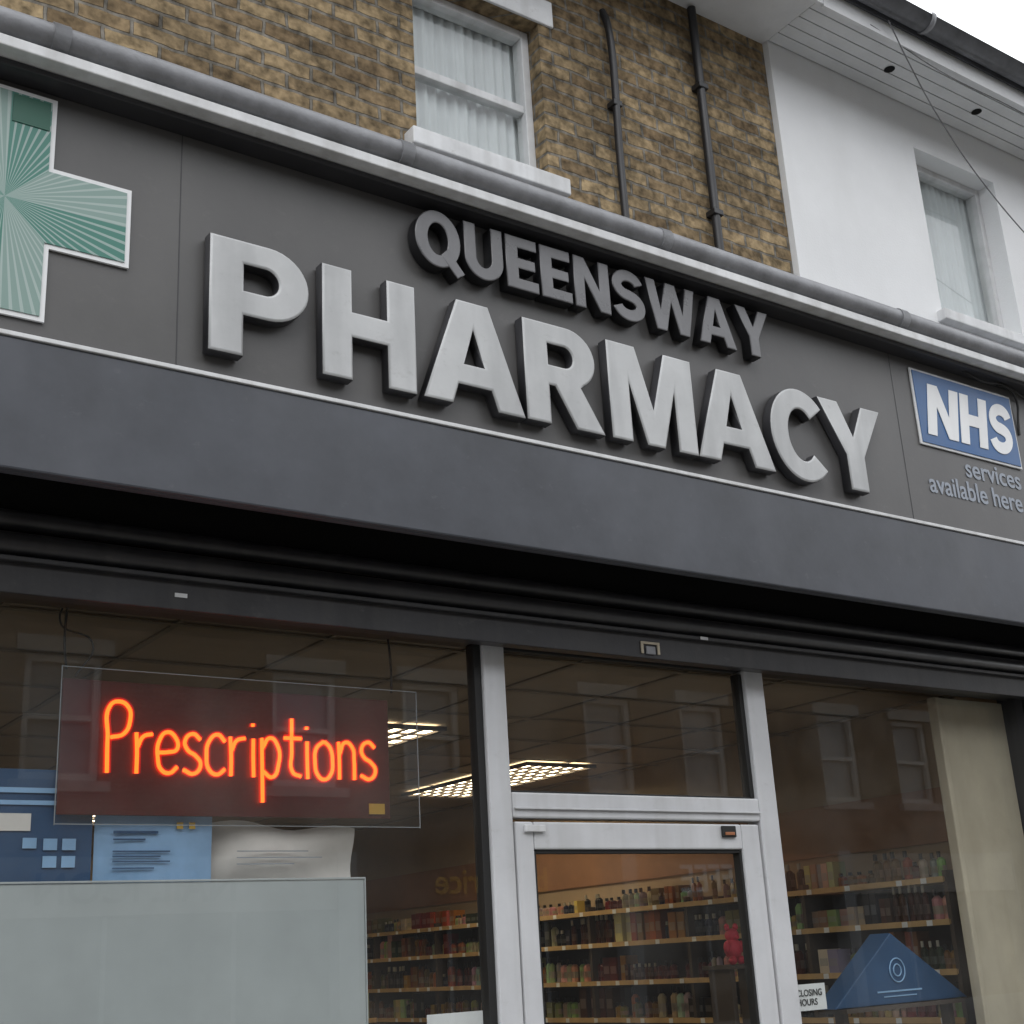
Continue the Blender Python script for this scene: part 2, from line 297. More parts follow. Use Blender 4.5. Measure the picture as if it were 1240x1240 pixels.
# ------------------------------------------------------------ pharmacy building
bld=empty('brick_shop_building')
WY=-.10
SX0,SX1=-1.3,6.75
wall('upper_brick_wall',-1.6,4.60,4.30,6.12,WY,.15,[(2.46,3.12,4.80,5.62)],M['brick'],bld)
box('wall_return_left',-1.6,-1.3,WY,.15,0,4.30,M['brick'],bld)
def sash(prefix,x0,x1,z0,z1,y,parent,rail=True,frame=M['trim']):
    t=.04
    lst=[(x0,x0+t,y,y+.07,z0,z1),(x1-t,x1,y,y+.07,z0,z1),(x0+t,x1-t,y,y+.07,z1-t,z1),(x0+t,x1-t,y,y+.07,z0,z0+t+.02)]
    if rail: lst.append((x0+t,x1-t,y+.012,y+.06,(z0+z1)/2-.02,(z0+z1)/2+.02))
    boxes(prefix+'_frame',lst,frame,parent,.004)
    panes(prefix+'_glass',[(x0+t,x1-t,z0+t,z1-t)],y+.035,M['glass2'],parent)
    bm=bmesh.new(); n=60; pr=None
    for i in range(n+1):
        x=x0+(x1-x0)*i/n; yy=y+.075+.008*math.sin(i*1.35)+.005*math.sin(i*.37)
        a=bm.verts.new((x,yy,z0)); b_=bm.verts.new((x,yy,z1))
        if pr: f=bm.faces.new([pr[0],a,b_,pr[1]]); f.smooth=True
        pr=(a,b_)
    me=bpy.data.meshes.new(prefix+'_curtain'); bm.to_mesh(me); bm.free(); link(prefix+'_curtain',me,M['curtain'],parent)
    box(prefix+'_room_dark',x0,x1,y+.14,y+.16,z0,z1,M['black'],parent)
sash('upper_window',2.46,3.12,4.80,5.62,WY+.08,bld)
box('upper_window_lintel',2.38,3.20,WY-.012,WY+.06,5.622,5.76,M['trim'],bld,.005)
box('upper_window_sill',2.40,3.18,WY-.07,WY+.078,4.72,4.798,M['trim'],bld,.006)
box('eaves_soffit',-1.6,4.60,-.50,WY-.002,6.10,6.118,M['soffit'],bld)
box('eaves_fascia',-1.6,4.60,-.52,-.502,6.06,6.22,M['soffit'],bld)
def roof(name,x0,x1,parent):
    bm=bmesh.new(); pts=[(-.54,6.20),(4.0,8.9),(8.4,6.20),(8.4,6.14),(4.0,8.8),(-.54,6.14)]
    a=[bm.verts.new((x0,y,z)) for y,z in pts]; b_=[bm.verts.new((x1,y,z)) for y,z in pts]
    bm.faces.new(a); bm.faces.new(b_[::-1])
    for i in range(6): bm.faces.new([a[i],b_[i],b_[(i+1)%6],a[(i+1)%6]])
    me=bpy.data.meshes.new(name); bm.to_mesh(me); bm.free(); link(name,me,M['slate'],parent)
roof('slate_roof',-1.6,4.60,bld)
box('party_wall_left',-1.6,-1.4,.15,8.0,0,6.1,M['brick'],bld)
box('rear_wall',-1.6,4.6,8.0,8.2,0,6.1,M['brick'],bld)
box('upper_floor_slab',-1.4,6.75,.15,8.0,2.95,3.2,M['black'],bld)

# white rendered house
wh=empty('white_rendered_house')
WX0=4.603
wall('rendered_wall',WX0,13.0,4.30,6.12,WY-.035,.15,[(5.70,6.42,4.80,5.83),(8.2,9.1,4.80,5.83),(10.8,11.7,4.8,5.83)],M['render'],wh)
for i,(a,b_) in enumerate([(5.70,6.42),(8.2,9.1),(10.8,11.7)]):
    sash('window_%d'%(i+1),a,b_,4.80,5.83,WY+.07,wh,rail=False)
    box('window_sill_%d'%(i+1),a-.05,b_+.05,WY-.09,WY+.068,4.735,4.798,M['trim'],wh,.006)
box('lower_rendered_wall',6.95,13.0,WY-.035,.15,0,4.30,M['render'],wh)
boxes('soffit_boards',[(WX0,13.0,-.50+.073*i,-.50+.073*i+.068,6.10,6.118) for i in range(5)],M['soffit'],wh,.003)
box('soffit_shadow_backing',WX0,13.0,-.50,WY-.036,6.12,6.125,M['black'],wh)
box('eaves_fascia',WX0,13.0,-.52,-.502,6.05,6.22,M['soffit'],wh)
box('party_wall_right',13.0,13.2,-.1,8,0,6.1,M['render'],wh)
box('rear_wall',4.6,13.2,8.0,8.2,0,6.1,M['render'],wh)
roof('slate_roof',WX0,13.2,wh)
bm=bmesh.new()
for x in (5.35,6.1,6.85,7.6,9.2):
    vs=[bm.verts.new((x+.03*math.cos(a*math.pi/8),-.31+.03*math.sin(a*math.pi/8),6.097)) for a in range(16)]
    bm.faces.new(vs)
me=bpy.data.meshes.new('soffit_vents'); bm.to_mesh(me); bm.free(); link('soffit_vents',me,M['black'],wh)

# eaves gutter
gut=empty('roof_gutter')
bm=bmesh.new(); cyl_x(bm,-1.6,13.2,-.585,6.21,.06,16,180,360)
bmesh.ops.solidify(bm,geom=bm.faces[:],thickness=.006)
me=bpy.data.meshes.new('trough'); bm.to_mesh(me); bm.free(); link('trough',me,M['pipe'],gut)
bm=bmesh.new()
for i in range(16):
    x=-1.2+i*.93; cyl_x(bm,x,x+.03,-.585,6.21,.068,16,175,365)
me=bpy.data.meshes.new('brackets'); bm.to_mesh(me); bm.free(); o=link('brackets',me,M['pipe'],gut); o.modifiers.new('s','SOLIDIFY').thickness=.006

dp=empty('drainpipe')
tube('pipe',[(4.07,-.135,4.36),(4.07,-.135,5.2),(4.07,-.135,6.08)],.022,M['letter2_s'],dp)
boxes('clips',[(4.04,4.10,-.161,-.101,z,z+.03) for z in (4.9,5.6)],M['letter2_s'],dp,.004)
dp=empty('drainpipe.001')
tube('pipe',[(3.51,-.13,4.36),(3.51,-.13,5.0),(3.51,-.13,5.75),(3.51,-.10,5.85)],.018,M['letter2_s'],dp)
boxes('clips',[(3.485,3.535,-.154,-.101,z,z+.03) for z in (4.6,5.3)],M['letter2_s'],dp,.004)

# ------------------------------------------------------------ shop fascia
fa=empty('shop_fascia')
box('lower_panel',SX0,SX1,-.45,-.43,3.00,3.392,M['fascia'],fa,.006)
box('lower_panel_lip',SX0,SX1,-.428,-.40,3.00,3.02,M['fascia'],fa,.003)
box('panel_trim',SX0,SX1,-.456,-.425,3.394,3.408,M['trim'],fa,.002)
box('sign_backing',SX0,SX1,-.42,-.38,3.410,4.240,M['board'],fa)
box('cornice_board',SX0,SX1,-.50,-.38,4.242,4.262,M['letter_s'],fa,.003)
box('cornice_trim',SX0,SX1,-.555,-.36,4.264,4.302,M['trim'],fa,.004)
boxes('board_joints',[(x,x+.003,-.4215,-.4205,3.41,4.24) for x in (-.2,1.36,4.80)],M['letter_s'],fa)
box('box_top',SX0,SX1,-.38,-.14,4.25,4.27,M['black'],fa)
box('box_back',SX0,SX1,-.10,-.06,2.93,4.28,M['black'],fa)
box('end_cap_left',SX0-.02,SX0-.001,-.452,-.06,3.0,4.3,M['fascia'],fa)
box('end_cap_right',SX1+.001,SX1+.02,-.452,-.06,3.0,4.3,M['fascia'],fa)
bm=bmesh.new(); n=50; pr=None
for i in range(n+1):
    x=SX0+(SX1-SX0)*i/n; j=lambda s: random.uniform(-s,s)
    r_=[bm.verts.new((x,-.515,4.40+j(.003))),bm.verts.new((x,-.47+j(.006),4.435+j(.005))),bm.verts.new((x,-.40+j(.01),4.47+j(.008))),bm.verts.new((x,-.24,4.52+j(.01))),bm.verts.new((x,-.14,4.56+j(.012))),bm.verts.new((x,-.137,4.66+j(.008)))]
    if pr:
        for k in range(5):
            f=bm.faces.new([pr[k],r_[k],r_[k+1],pr[k+1]]); f.smooth=True
    pr=r_
me=bpy.data.meshes.new('lead_flashing'); bm.to_mesh(me); bm.free(); link('lead_flashing',me,M['lead'],fa)
fp=empty('fascia_pipe')
bm=bmesh.new(); cyl_x(bm,SX0-.05,SX1+.25,-.53,4.358,.045,24,jit=.002)
for x in (-.6,.9,2.1,3.3,4.75,6.0): cyl_x(bm,x,x+.05,-.53,4.358,.050,24)
me=bpy.data.meshes.new('pipe'); bm.to_mesh(me); bm.free(); link('pipe',me,M['pipe'],fp)
boxes('brackets',[(x+.01,x+.03,-.53,-.40,4.3035,4.309) for x in (-.6,.9,2.1,3.3,4.75,6.0)],M['pipe'],fp)

# ------------------------------------------------------------ raised lettering
ph=empty('pharmacy_sign_lettering')
K=.984
big=[('P',1.465,1.815),('H',1.862,2.225),('A',2.250,2.682),('R',2.688,3.052),('M',3.085,3.525),('A',3.525,3.958),('C',3.955,4.312),('Y',4.272,4.680)]
cnt={}
for ch,a,b_ in big:
    cnt[ch]=cnt.get(ch,0)+1
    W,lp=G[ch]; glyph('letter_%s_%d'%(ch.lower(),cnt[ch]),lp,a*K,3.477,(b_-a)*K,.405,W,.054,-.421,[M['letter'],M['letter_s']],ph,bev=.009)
qs=empty('name_sign_lettering')
x=2.20; tot=sum(G[c][0] for c in 'QUEENSWAY'); avail=3.955-2.20; gap=.012; sx=(avail-gap*8)/tot
cnt={}
for ch in 'QUEENSWAY':
    cnt[ch]=cnt.get(ch,0)+1
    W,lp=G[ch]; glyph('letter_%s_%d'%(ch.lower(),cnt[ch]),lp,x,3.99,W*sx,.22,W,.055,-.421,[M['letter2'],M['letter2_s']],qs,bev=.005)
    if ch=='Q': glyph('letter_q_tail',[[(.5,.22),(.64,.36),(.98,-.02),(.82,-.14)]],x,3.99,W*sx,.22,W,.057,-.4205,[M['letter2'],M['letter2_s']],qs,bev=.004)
    x+=W*sx+gap

# NHS sign
nh=empty('nhs_sign')
box('border',4.93,5.70,-.430,-.4215,3.808,4.195,M['trim'],nh,.002)
box('blue_panel',4.942,5.688,-.434,-.4305,3.820,4.183,M['blue'],nh,.001)
x=4.985
for ch,wd in (('N',.225),('H',.205),('S',.18)):
    W,lp=G[ch]; glyph('letter_'+ch.lower(),lp,x,3.865,wd,.265,W,.003,-.4345,[M['white']],nh,shear=.20,bev=.0004); x+=wd+.02
textobj('text_services','services',.135,5.24,-.4225,3.70,M['greytext'],nh)
textobj('text_available','available here',.135,4.95,-.4225,3.58,M['greytext'],nh,shx=.95)
tube('supply_cable',[(5.60,-.44,4.24),(5.68,-.455,4.222),(5.735,-.445,4.17),(5.74,-.43,4.08),(5.735,-.425,4.0)],.006,M['seal'],nh)
tube('supply_cable_2',[(5.30,-.46,4.245),(5.45,-.462,4.215),(5.62,-.46,4.235),(5.80,-.45,4.20)],.005,M['seal'],nh)

cr=empty('pharmacy_cross_sign')
def cross(name,a,b_,y,t,mat,cx=.825,cz=3.842):
    pts=[(-a,-b_),(-b_,-b_),(-b_,-a),(b_,-a),(b_,-b_),(a,-b_),(a,b_),(b_,b_),(b_,a),(-b_,a),(-b_,b_),(-a,b_)]
    bm=bmesh.new(); v=[bm.verts.new((p[0],0,p[1])) for p in pts]; f=bm.faces.new(v)
    r=bmesh.ops.extrude_face_region(bm,geom=[f]); 
    for e in r['geom']:
        if isinstance(e,bmesh.types.BMVert): e.co.y+=t
    me=bpy.data.meshes.new(name); bm.to_mesh(me); bm.free(); o=link(name,me,mat,cr); o.location=(cx,y,cz); return o
cross('border',.375,.135,-.431,.009,M['white'])
cross('face',.360,.120,-.4345,.003,M['cross'])
boxes('dark_tips',[(.83,.94,-.4375,-.435,4.10,4.195),(.71,.82,-.4375,-.435,3.49,3.585)],M['dgreen'],cr)

# ------------------------------------------------------------ roller shutter
rs=empty('roller_shutter')
bm=bmesh.new()
cyl_x(bm,-1.25,6.55,-.140,2.885,.036,24)
cyl_x(bm,-1.25,6.55,-.118,2.965,.030,16)
bm_box(bm,-1.25,6.55,-.150,-.095,2.735,2.835)
bm_box(bm,-1.25,6.55,-.172,-.100,2.826,2.842)
me=bpy.data.meshes.new('curtain_and_bottom_rail'); bm.to_mesh(me); bm.free(); link('curtain_and_bottom_rail',me,M['shutter'],rs,.003)
boxes('shutter_guides',[(-1.28,-1.18,-.165,-.055,.0,2.93),(5.935,6.06,-.165,-.055,0,2.733)],M['shutter'],rs,.004)
boxes('lock_plate',[(3.36,3.455,-.157,-.1505,2.79,2.80),(3.36,3.372,-.157,-.1505,2.752,2.79),(3.443,3.455,-.157,-.1505,2.752,2.79)],M['cream'],rs,.002)
boxes('lock_body',[(3.385,3.43,-.159,-.1505,2.75,2.782)],M['pipe'],rs,.003)
boxes('stickers',[(3.66,3.70,-.1750,-.1725,2.828,2.840),(1.48,1.52,-.1535,-.1505,2.775,2.788)],M['trim'],rs)
box('head_beam',-1.25,6.55,-.06,.06,2.762,2.925,M['shutter'],rs)

# ------------------------------------------------------------ shopfront frames / glass
sf=empty('shop_window_frame')
fy0,fy1=-.035,.045
boxes('mullions',[(2.70,2.795,fy0,fy1,0.0,2.76),(4.025,4.13,fy0,fy1,0.0,2.76)],M['alu'],sf,.006)
boxes('transom',[(2.797,4.023,fy0,fy1,2.135,2.225)],M['alu'],sf,.006)
boxes('seals',[(2.668,2.698,-.02,.03,.5,2.76),(4.002,4.0235,-.015,.03,2.23,2.745),(2.797,4.0,-.012,.03,2.748,2.76),(2.797,4.0,-.012,.03,2.227,2.234)],M['seal'],sf,.002)
boxes('transom_ridge',[(2.80,4.02,-.046,-.037,2.165,2.172)],M['alu'],sf,.001)
boxes('sill_and_riser',[(-1.2,2.698,-.06,.08,.45,.52),(4.132,5.93,-.06,.08,.45,.52)],M['alu'],sf,.005)
boxes('riser_panels',[(-1.2,2.698,-.03,.05,0,.448),(4.132,5.93,-.03,.05,0,.448)],M['fascia'],sf)
panes('glass_panes',[(-1.18,2.67,.52,2.762),(4.131,5.93,.52,2.762),(2.796,4.024,2.226,2.762)],0,M['glass'],sf)
boxes('window_end_jamb',[(5.932,6.95,-.04,.10,0,2.93)],M['letter_s'],sf)
dr=empty('shop_door')
boxes('door_leaf',[(2.806,2.885,-.03,.03,.02,2.122),(3.915,4.012,-.03,.03,.02,2.122),(2.887,3.913,-.03,.03,2.025,2.122),(2.887,3.913,-.03,.03,.02,.25)],M['alu'],dr,.006)
boxes('door_bead',[(2.886,2.898,-.018,.02,.25,2.02),(3.902,3.914,-.018,.02,.25,2.02),(2.898,3.902,-.018,.02,2.012,2.024)],M['seal'],dr)
panes('door_glass',[(2.886,3.914,.25,2.024)],0,M['glass'],dr)
boxes('door_closer',[(2.84,2.93,-.045,-.031,2.085,2.11)],M['trim'],dr,.003)
boxes('door_latch',[(3.80,3.875,-.042,-.031,2.07,2.115)],M['seal'],dr,.004)
boxes('door_latch_plate',[(3.812,3.862,-.046,-.0425,2.078,2.09)],M['orange'],dr,.002)
tube('door_handle',[(3.955,-.03,.9),(3.955,-.09,.92),(3.955,-.09,1.28),(3.955,-.03,1.30)],.012,M['alu'],dr)

# ------------------------------------------------------------ interior shell
ins=empty('shop_interior')
box('floor',-1.4,6.0,.1,8.0,-.02,.015,M['floor'],ins)
box('back_wall',-1.4,6.0,7.2,7.3,0,2.86,M['tan'],ins)
box('right_wall',6.0,6.12,.1,7.2,0,2.86,M['tan'],ins)
box('left_wall',-1.4,-1.3,.1,7.2,0,2.86,M['tan'],ins)
box('ceiling',-1.4,6.1,.10,7.2,2.85,2.90,M['ceil'],ins)
boxes('ceiling_grid',[(-1.3+.6*i,-1.275+.6*i,.1,7.2,2.842,2.849) for i in range(13)]+[(-1.3,6.0,.4+.6*i,.425+.6*i,2.838,2.8415) for i in range(12)],M['ceilgrid'],ins)
box('back_band',-1.3,5.99,7.16,7.19,2.05,2.45,M['band'],ins)
box('wall_band',5.985,5.998,.4,7.1,2.12,2.40,M['band'],ins)
def lamp(i,x0,x1,y0,y1):
    e=empty('ceiling_light' if i==0 else 'ceiling_light.%03d'%i)
    box('diffuser',x0,x1,y0,y1,2.828,2.830,M['lamp'],e)
    lst=[(x0-.03,x0,y0-.03,y1+.03,2.816,2.837),(x1,x1+.03,y0-.03,y1+.03,2.816,2.837),(x0,x1,y0-.03,y0,2.816,2.837),(x0,x1,y1,y1+.03,2.816,2.837)]
    n=6
    for k in range(1,n): xx=x0+(x1-x0)*k/n; lst.append((xx-.014,xx+.014,y0,y1,2.820,2.8265))
    m_=int((y1-y0)/.14)
    for k in range(1,m_): yy=y0+(y1-y0)*k/m_; lst.append((x0,x1,yy-.012,yy+.012,2.8185,2.8265))
    boxes('louvre',lst,M['darkbrown'],e)
for i,(a,b_,c,d) in enumerate([(3.2,3.75,1.95,3.05),(5.0,5.5,2.9,4.4),(.2,.75,3.6,4.8),(3.2,3.75,5.2,6.4)]): lamp(i,a,b_,c,d)

def products(bm,lay,a0,a1,z,depth_at,axis,hmax):
    p=a0
    pal=[(.38,.07,.05),(.58,.40,.14),(.70,.66,.56),(.10,.05,.03),(.26,.13,.06),(.09,.12,.20),(.52,.30,.11),(.68,.62,.46),(.14,.18,.11),(.32,.06,.06),(.03,.03,.03),(.50,.36,.20),(.60,.54,.43),(.70,.66,.60),(.42,.30,.19)]
    c=random.choice(pal); run=0
    while p<a1:
        if run<=0: c=random.choice(pal); run=random.randint(1,5); kind=random.random(); wd=random.uniform(.030,.075); hh=random.uniform(.45,.97)*hmax
        run-=1
        if random.random()<.07: p+=random.uniform(.02,.09)
        cc=tuple(min(1,max(0,v*random.uniform(.75,1.2))) for v in c)
        g=random.uniform(.003,.010); off=random.uniform(0,.03); h2=hh*random.uniform(.97,1.02)
        def bx(u0,u1,d0,d1,z0,z1,colr):
            if axis=='y': fs=bm_box(bm,depth_at+off+d0,depth_at+off+d1,u0,u1,z0,z1)
            else: fs=bm_box(bm,u0,u1,depth_at+off+d0,depth_at+off+d1,z0,z1)
            for f in fs:
                for l in f.loops: l[lay]=(*colr,1)
        def cy(uc,r,z0,z1,r2,colr):
            n=8; A=[];B=[]
            for k in range(n):
                ca,sa=math.cos(k*math.pi/4),math.sin(k*math.pi/4)
                if axis=='y': A.append(bm.verts.new((depth_at+off+r+.002+r*ca,uc+r*sa,z0)));B.append(bm.verts.new((depth_at+off+r+.002+r2*ca,uc+r2*sa,z1)))
                else: A.append(bm.verts.new((uc+r*ca,depth_at+off+r+.002+r*sa,z0)));B.append(bm.verts.new((uc+r2*ca,depth_at+off+r+.002+r2*sa,z1)))
            fs=[bm.faces.new([A[k],A[(k+1)%n],B[(k+1)%n],B[k]]) for k in range(n)]+[bm.faces.new(B)]
            for f in fs:
                for l in f.loops: l[lay]=(*colr,1)
        cap=(.62,.60,.55) if c[0]<.3 else (.08,.06,.05)
        if kind<.35:
            bx(p,p+wd,0,.1,z,z+h2,cc)
            bx(p+wd*.12,p+wd*.88,-.002,0,z+h2*.3,z+h2*.62,tuple(.28+.5*v for v in cc))
            p+=wd+g
        else:
            r=min(wd/2,.027)
            cy(p+r,r,z,z+h2*.66,r,cc); cy(p+r,r*1.02,z+h2*.18,z+h2*.45,r*1.02,tuple(.28+.5*v for v in c))
            cy(p+r,r,z+h2*.66,z+h2*.78,r*.4,cc); cy(p+r,r*.42,z+h2*.78,z+h2,r*.4,cap)
            p+=2*r+g
def shelf_unit(name,axis,a0,a1,front,back,levels,hmax=.27):
    e=empty(name)
    lst=[];s=.022
    lo,hi=min(front,back),max(front,back)
    for z in levels:
        lst.append((lo,hi,a0,a1,z-s,z) if axis=='y' else (a0,a1,lo,hi,z-s,z))
    boxes('shelves',lst,M['wood'],e,.002)
    top=levels[-1]+.03
    k=a0; up=[]
    while k<=a1+.001:
        up.append((lo+.01,hi,k-.012,k+.012,0.02,top) if axis=='y' else (k-.012,k+.012,lo+.01,hi,.02,top)); k+=(a1-a0)/max(1,round((a1-a0)/1.0))
    boxes('uprights',up,M['darkbrown'],e)
    if axis=='y': box('back_panel',back+.002,back+.012,a0,a1,.02,top,M['darkbrown'],e)
    else: box('back_panel',a0,a1,back+.002,back+.012,.02,top,M['darkbrown'],e)
    bm=bmesh.new(); lay=bm.loops.layers.color.new('Col')
    for z in levels: products(bm,lay,a0+.03,a1-.03,z+.001,front+.03,axis,hmax if z!=levels[-1] else hmax*.8)
    me=bpy.data.meshes.new('stock'); bm.to_mesh(me); bm.free(); link('stock',me,M['prod'],e)
    boxes('price_strips',[(front-.004,front-.001,a0,a1,z-.026,z+.002) if axis=='y' else (a0,a1,front-.004,front-.001,z-.026,z+.002) for z in levels],M['wood'],e)
    # price tickets
    tk=[]
    for z in levels:
        q=a0+.1
        while q<a1-.1:
            tk.append((front-.006,front-.0045,q,q+.035,z-.026,z+.0) if axis=='y' else (q,q+.035,front-.006,front-.0045,z-.026,z)); q+=random.uniform(.12,.35)
    boxes('price_tickets',tk,M['white'],e)
shelf_unit('wall_shelving','y',.35,7.0,5.62,5.96,[.3,.55,.8,1.04,1.28,1.50,1.73,1.93],.19)
shelf_unit('back_shelving','x',-1.0,5.5,6.8,7.14,[.3,.65,1.0,1.3,1.6,1.85],.22)
shelf_unit('aisle_shelving','x',2.3,4.6,4.2,4.45,[.2,.5,.8,1.1,1.35],.22)

# ------------------------------------------------------------ window display
ds=empty('frosted_window_screen')
box('panel',-1.1,2.225,.03,.038,.53,1.935,M['frost'],ds,.002)
box('top_edge',-1.1,2.225,.026,.042,1.936,1.942,M['frost'],ds,.001)
box('side_edge',2.2255,2.230,.026,.042,.53,1.942,M['frost'],ds,.001)
def poster(i,name,x0,x1,z0,z1,y,mat,curl=0,tilt=0):
    e=empty('poster' if i==0 else 'poster.%03d'%i)
    bm=bmesh.new(); n=14; g=[]
    for a in range(n+1):
        rw=[]
        for b_ in range(n+1):
            u,v=a/n,b_/n
            rw.append(bm.verts.new((x0+(x1-x0)*u,y+curl*(math.sin(u*7+v*3)*.4+math.sin(v*9-u*4)*.4+abs(u-.5)**2*3),z0+(z1-z0)*v+tilt*u+(curl*.4*math.sin(u*9) if curl>.01 else 0))))
        g.append(rw)
    for a in range(n):
        for b_ in range(n):
            f=bm.faces.new([g[a][b_],g[a+1][b_],g[a+1][b_+1],g[a][b_+1]]); f.smooth=True
    me=bpy.data.meshes.new('sheet'); bm.to_mesh(me); bm.free(); link('sheet',me,mat,e); return e
p=poster(0,'',.95,1.335,1.80,2.27,.090,M['pblue'],.002)
boxes('printed_lines',[(1.02,1.30,.084,.087,2.20,2.215),(1.02,1.24,.084,.087,2.165,2.178),(1.13,1.17,.084,.087,2.04,2.07)]+[(1.19+.055*i,1.23+.055*i,.084,.087,1.985+.05*j,2.018+.05*j) for i in range(2) for j in range(2)],M['plblue'],p)
boxes('printed_picture',[(1.05,1.15,.084,.087,2.09,2.14)],M['paper'],p)
p=poster(1,'',1.345,1.72,1.80,2.150,.100,M['plblue'],.003)
boxes('printed_lines',[(1.40,1.54,.090,.093,2.085,2.093),(1.40,1.50,.090,.093,2.065,2.070),(1.40,1.58,.090,.093,2.03,2.034),(1.40,1.55,.090,.093,2.015,2.019),(1.40,1.58,.090,.093,2.0,2.004),(1.40,1.53,.090,.093,1.98,1.984)],M['pblue'],p)
boxes('yellow_dots',[(1.60,1.62,.090,.093,2.10,2.12),(1.64,1.66,.090,.093,2.10,2.12)],M['yellow'],p)
p=poster(2,'',1.73,2.245,1.80,2.125,.12,M['paper'],.03,-.02)
boxes('printed_lines',[(1.80,2.05,.085,.088,2.03,2.033),(1.80,2.10,.085,.088,2.01,2.013),(1.80,2.0,.085,.088,1.99,1.993)],M['greytext'],p)
poster(3,'',4.13,4.33,1.40,1.50,.012,M['white'],.001)
textobj('notice_text','CLOSING\nHOURS',.035,4.16,.010,1.455,M['seal'],bpy.data.objects['poster.003'],.0003)
poster(4,'',2.44,2.66,1.28,1.50,.012,M['white'],.001)
e=empty('triangular_display')
bm=bmesh.new(); T=[(4.60,1.38),(5.50,1.38),(5.02,1.68)]
a=[bm.verts.new((x,.22,z)) for x,z in T]; b_=[bm.verts.new((x,.34,z)) for x,z in T]
bm.faces.new(a); bm.faces.new(b_[::-1])
for i in range(3): bm.faces.new([a[i],b_[i],b_[(i+1)%3],a[(i+1)%3]])
me=bpy.data.meshes.new('carton'); bm.to_mesh(me); bm.free(); link('carton',me,M['pblue'],e,.004)
boxes('stand',[(4.65,5.45,.2,.36,1.36,1.378),(4.68,4.71,.25,.3,.52,1.36),(5.39,5.42,.25,.3,.52,1.36)],M['darkbrown'],e)
tube('printed_ring',[(5.03+.05*math.cos(t*math.pi/6),.217,1.52+.05*math.sin(t*math.pi/6)) for t in range(12)],.003,M['plblue'],e,cyclic=True)
tube('printed_ring_2',[(5.03+.025*math.cos(t*math.pi/6),.217,1.52+.025*math.sin(t*math.pi/6)) for t in range(12)],.003,M['plblue'],e,cyclic=True)
boxes('printed_lines',[(4.88,5.18,.2165,.2185,1.43,1.437),(4.92,5.14,.2165,.2185,1.41,1.415)],M['plblue'],e)
pn=empty('window_side_panel')
box('boards',5.42,5.925,.07,.10,.53,2.75,M['cream'],pn,.004)
box('edge_batten',5.385,5.418,.055,.11,.53,2.75,M['cream'],pn,.006)
boxes('edge_shadow_gap',[(5.418,5.4195,.075,.1,.53,2.75)],M['darkbrown'],pn)
e=empty('red_plush_toy')
ox,oy,oz=4.98,1.2,1.66
bm=bmesh.new()
for (x,y_,z,r_,sz) in [(0,0,.055,.036,1),(0,0,-.01,.045,1.25),(-.03,0,.095,.014,1.3),(.03,0,.095,.014,1.3),(-.05,-.01,.0,.018,1.6),(.05,-.01,.0,.018,1.6),(-.028,-.02,-.065,.022,1),(.028,-.02,-.065,.022,1),(0,-.035,.045,.014,.8)]:
    r2=bmesh.ops.create_icosphere(bm,subdivisions=3,radius=r_,matrix=Matrix.Translation((ox+x,oy+y_,oz+z))@Matrix.Diagonal((1,1,sz,1)))
me=bpy.data.meshes.new('body'); bm.to_mesh(me); bm.free(); link('body',me,M['red'],e,smooth=True)
boxes('plinth',[(4.85,5.12,1.1,1.3,1.555,1.575),(4.87,4.90,1.12,1.28,.015,1.554),(5.07,5.10,1.12,1.28,.015,1.554)],M['darkbrown'],e,.003)

# ------------------------------------------------------------ "Prescriptions" light-up sign
ns=empty('prescriptions_neon_sign')
box('backboard',1.215,2.35,.060,.068,2.135,2.545,M['signback'],ns,.003)
panes('clear_cover',[(1.20,2.44,2.105,2.57)],.02,M['acrylic'],ns)
boxes('cover_edges',[(1.20,2.44,.018,.021,2.5705,2.573),(1.20,2.44,.018,.021,2.102,2.1045),(2.4405,2.443,.018,.021,2.10,2.574),(1.197,1.1995,.018,.021,2.10,2.574)],M['oppwin'],ns)
box('maker_label',2.265,2.325,.055,.058,2.150,2.185,M['yellow'],ns)
tube('hanging_cord_1',[(1.22,.05,2.57),(1.21,.05,2.66),(1.22,.05,2.84)],.004,M['seal'],ns)
tube('hanging_cord_2',[(2.36,.05,2.57),(2.36,.05,2.66),(2.345,.05,2.84)],.004,M['seal'],ns)
tube('power_lead',[(1.25,.055,2.55),(1.30,.06,2.66),(1.20,.07,2.72),(1.26,.07,2.84)],.003,M['seal'],ns)
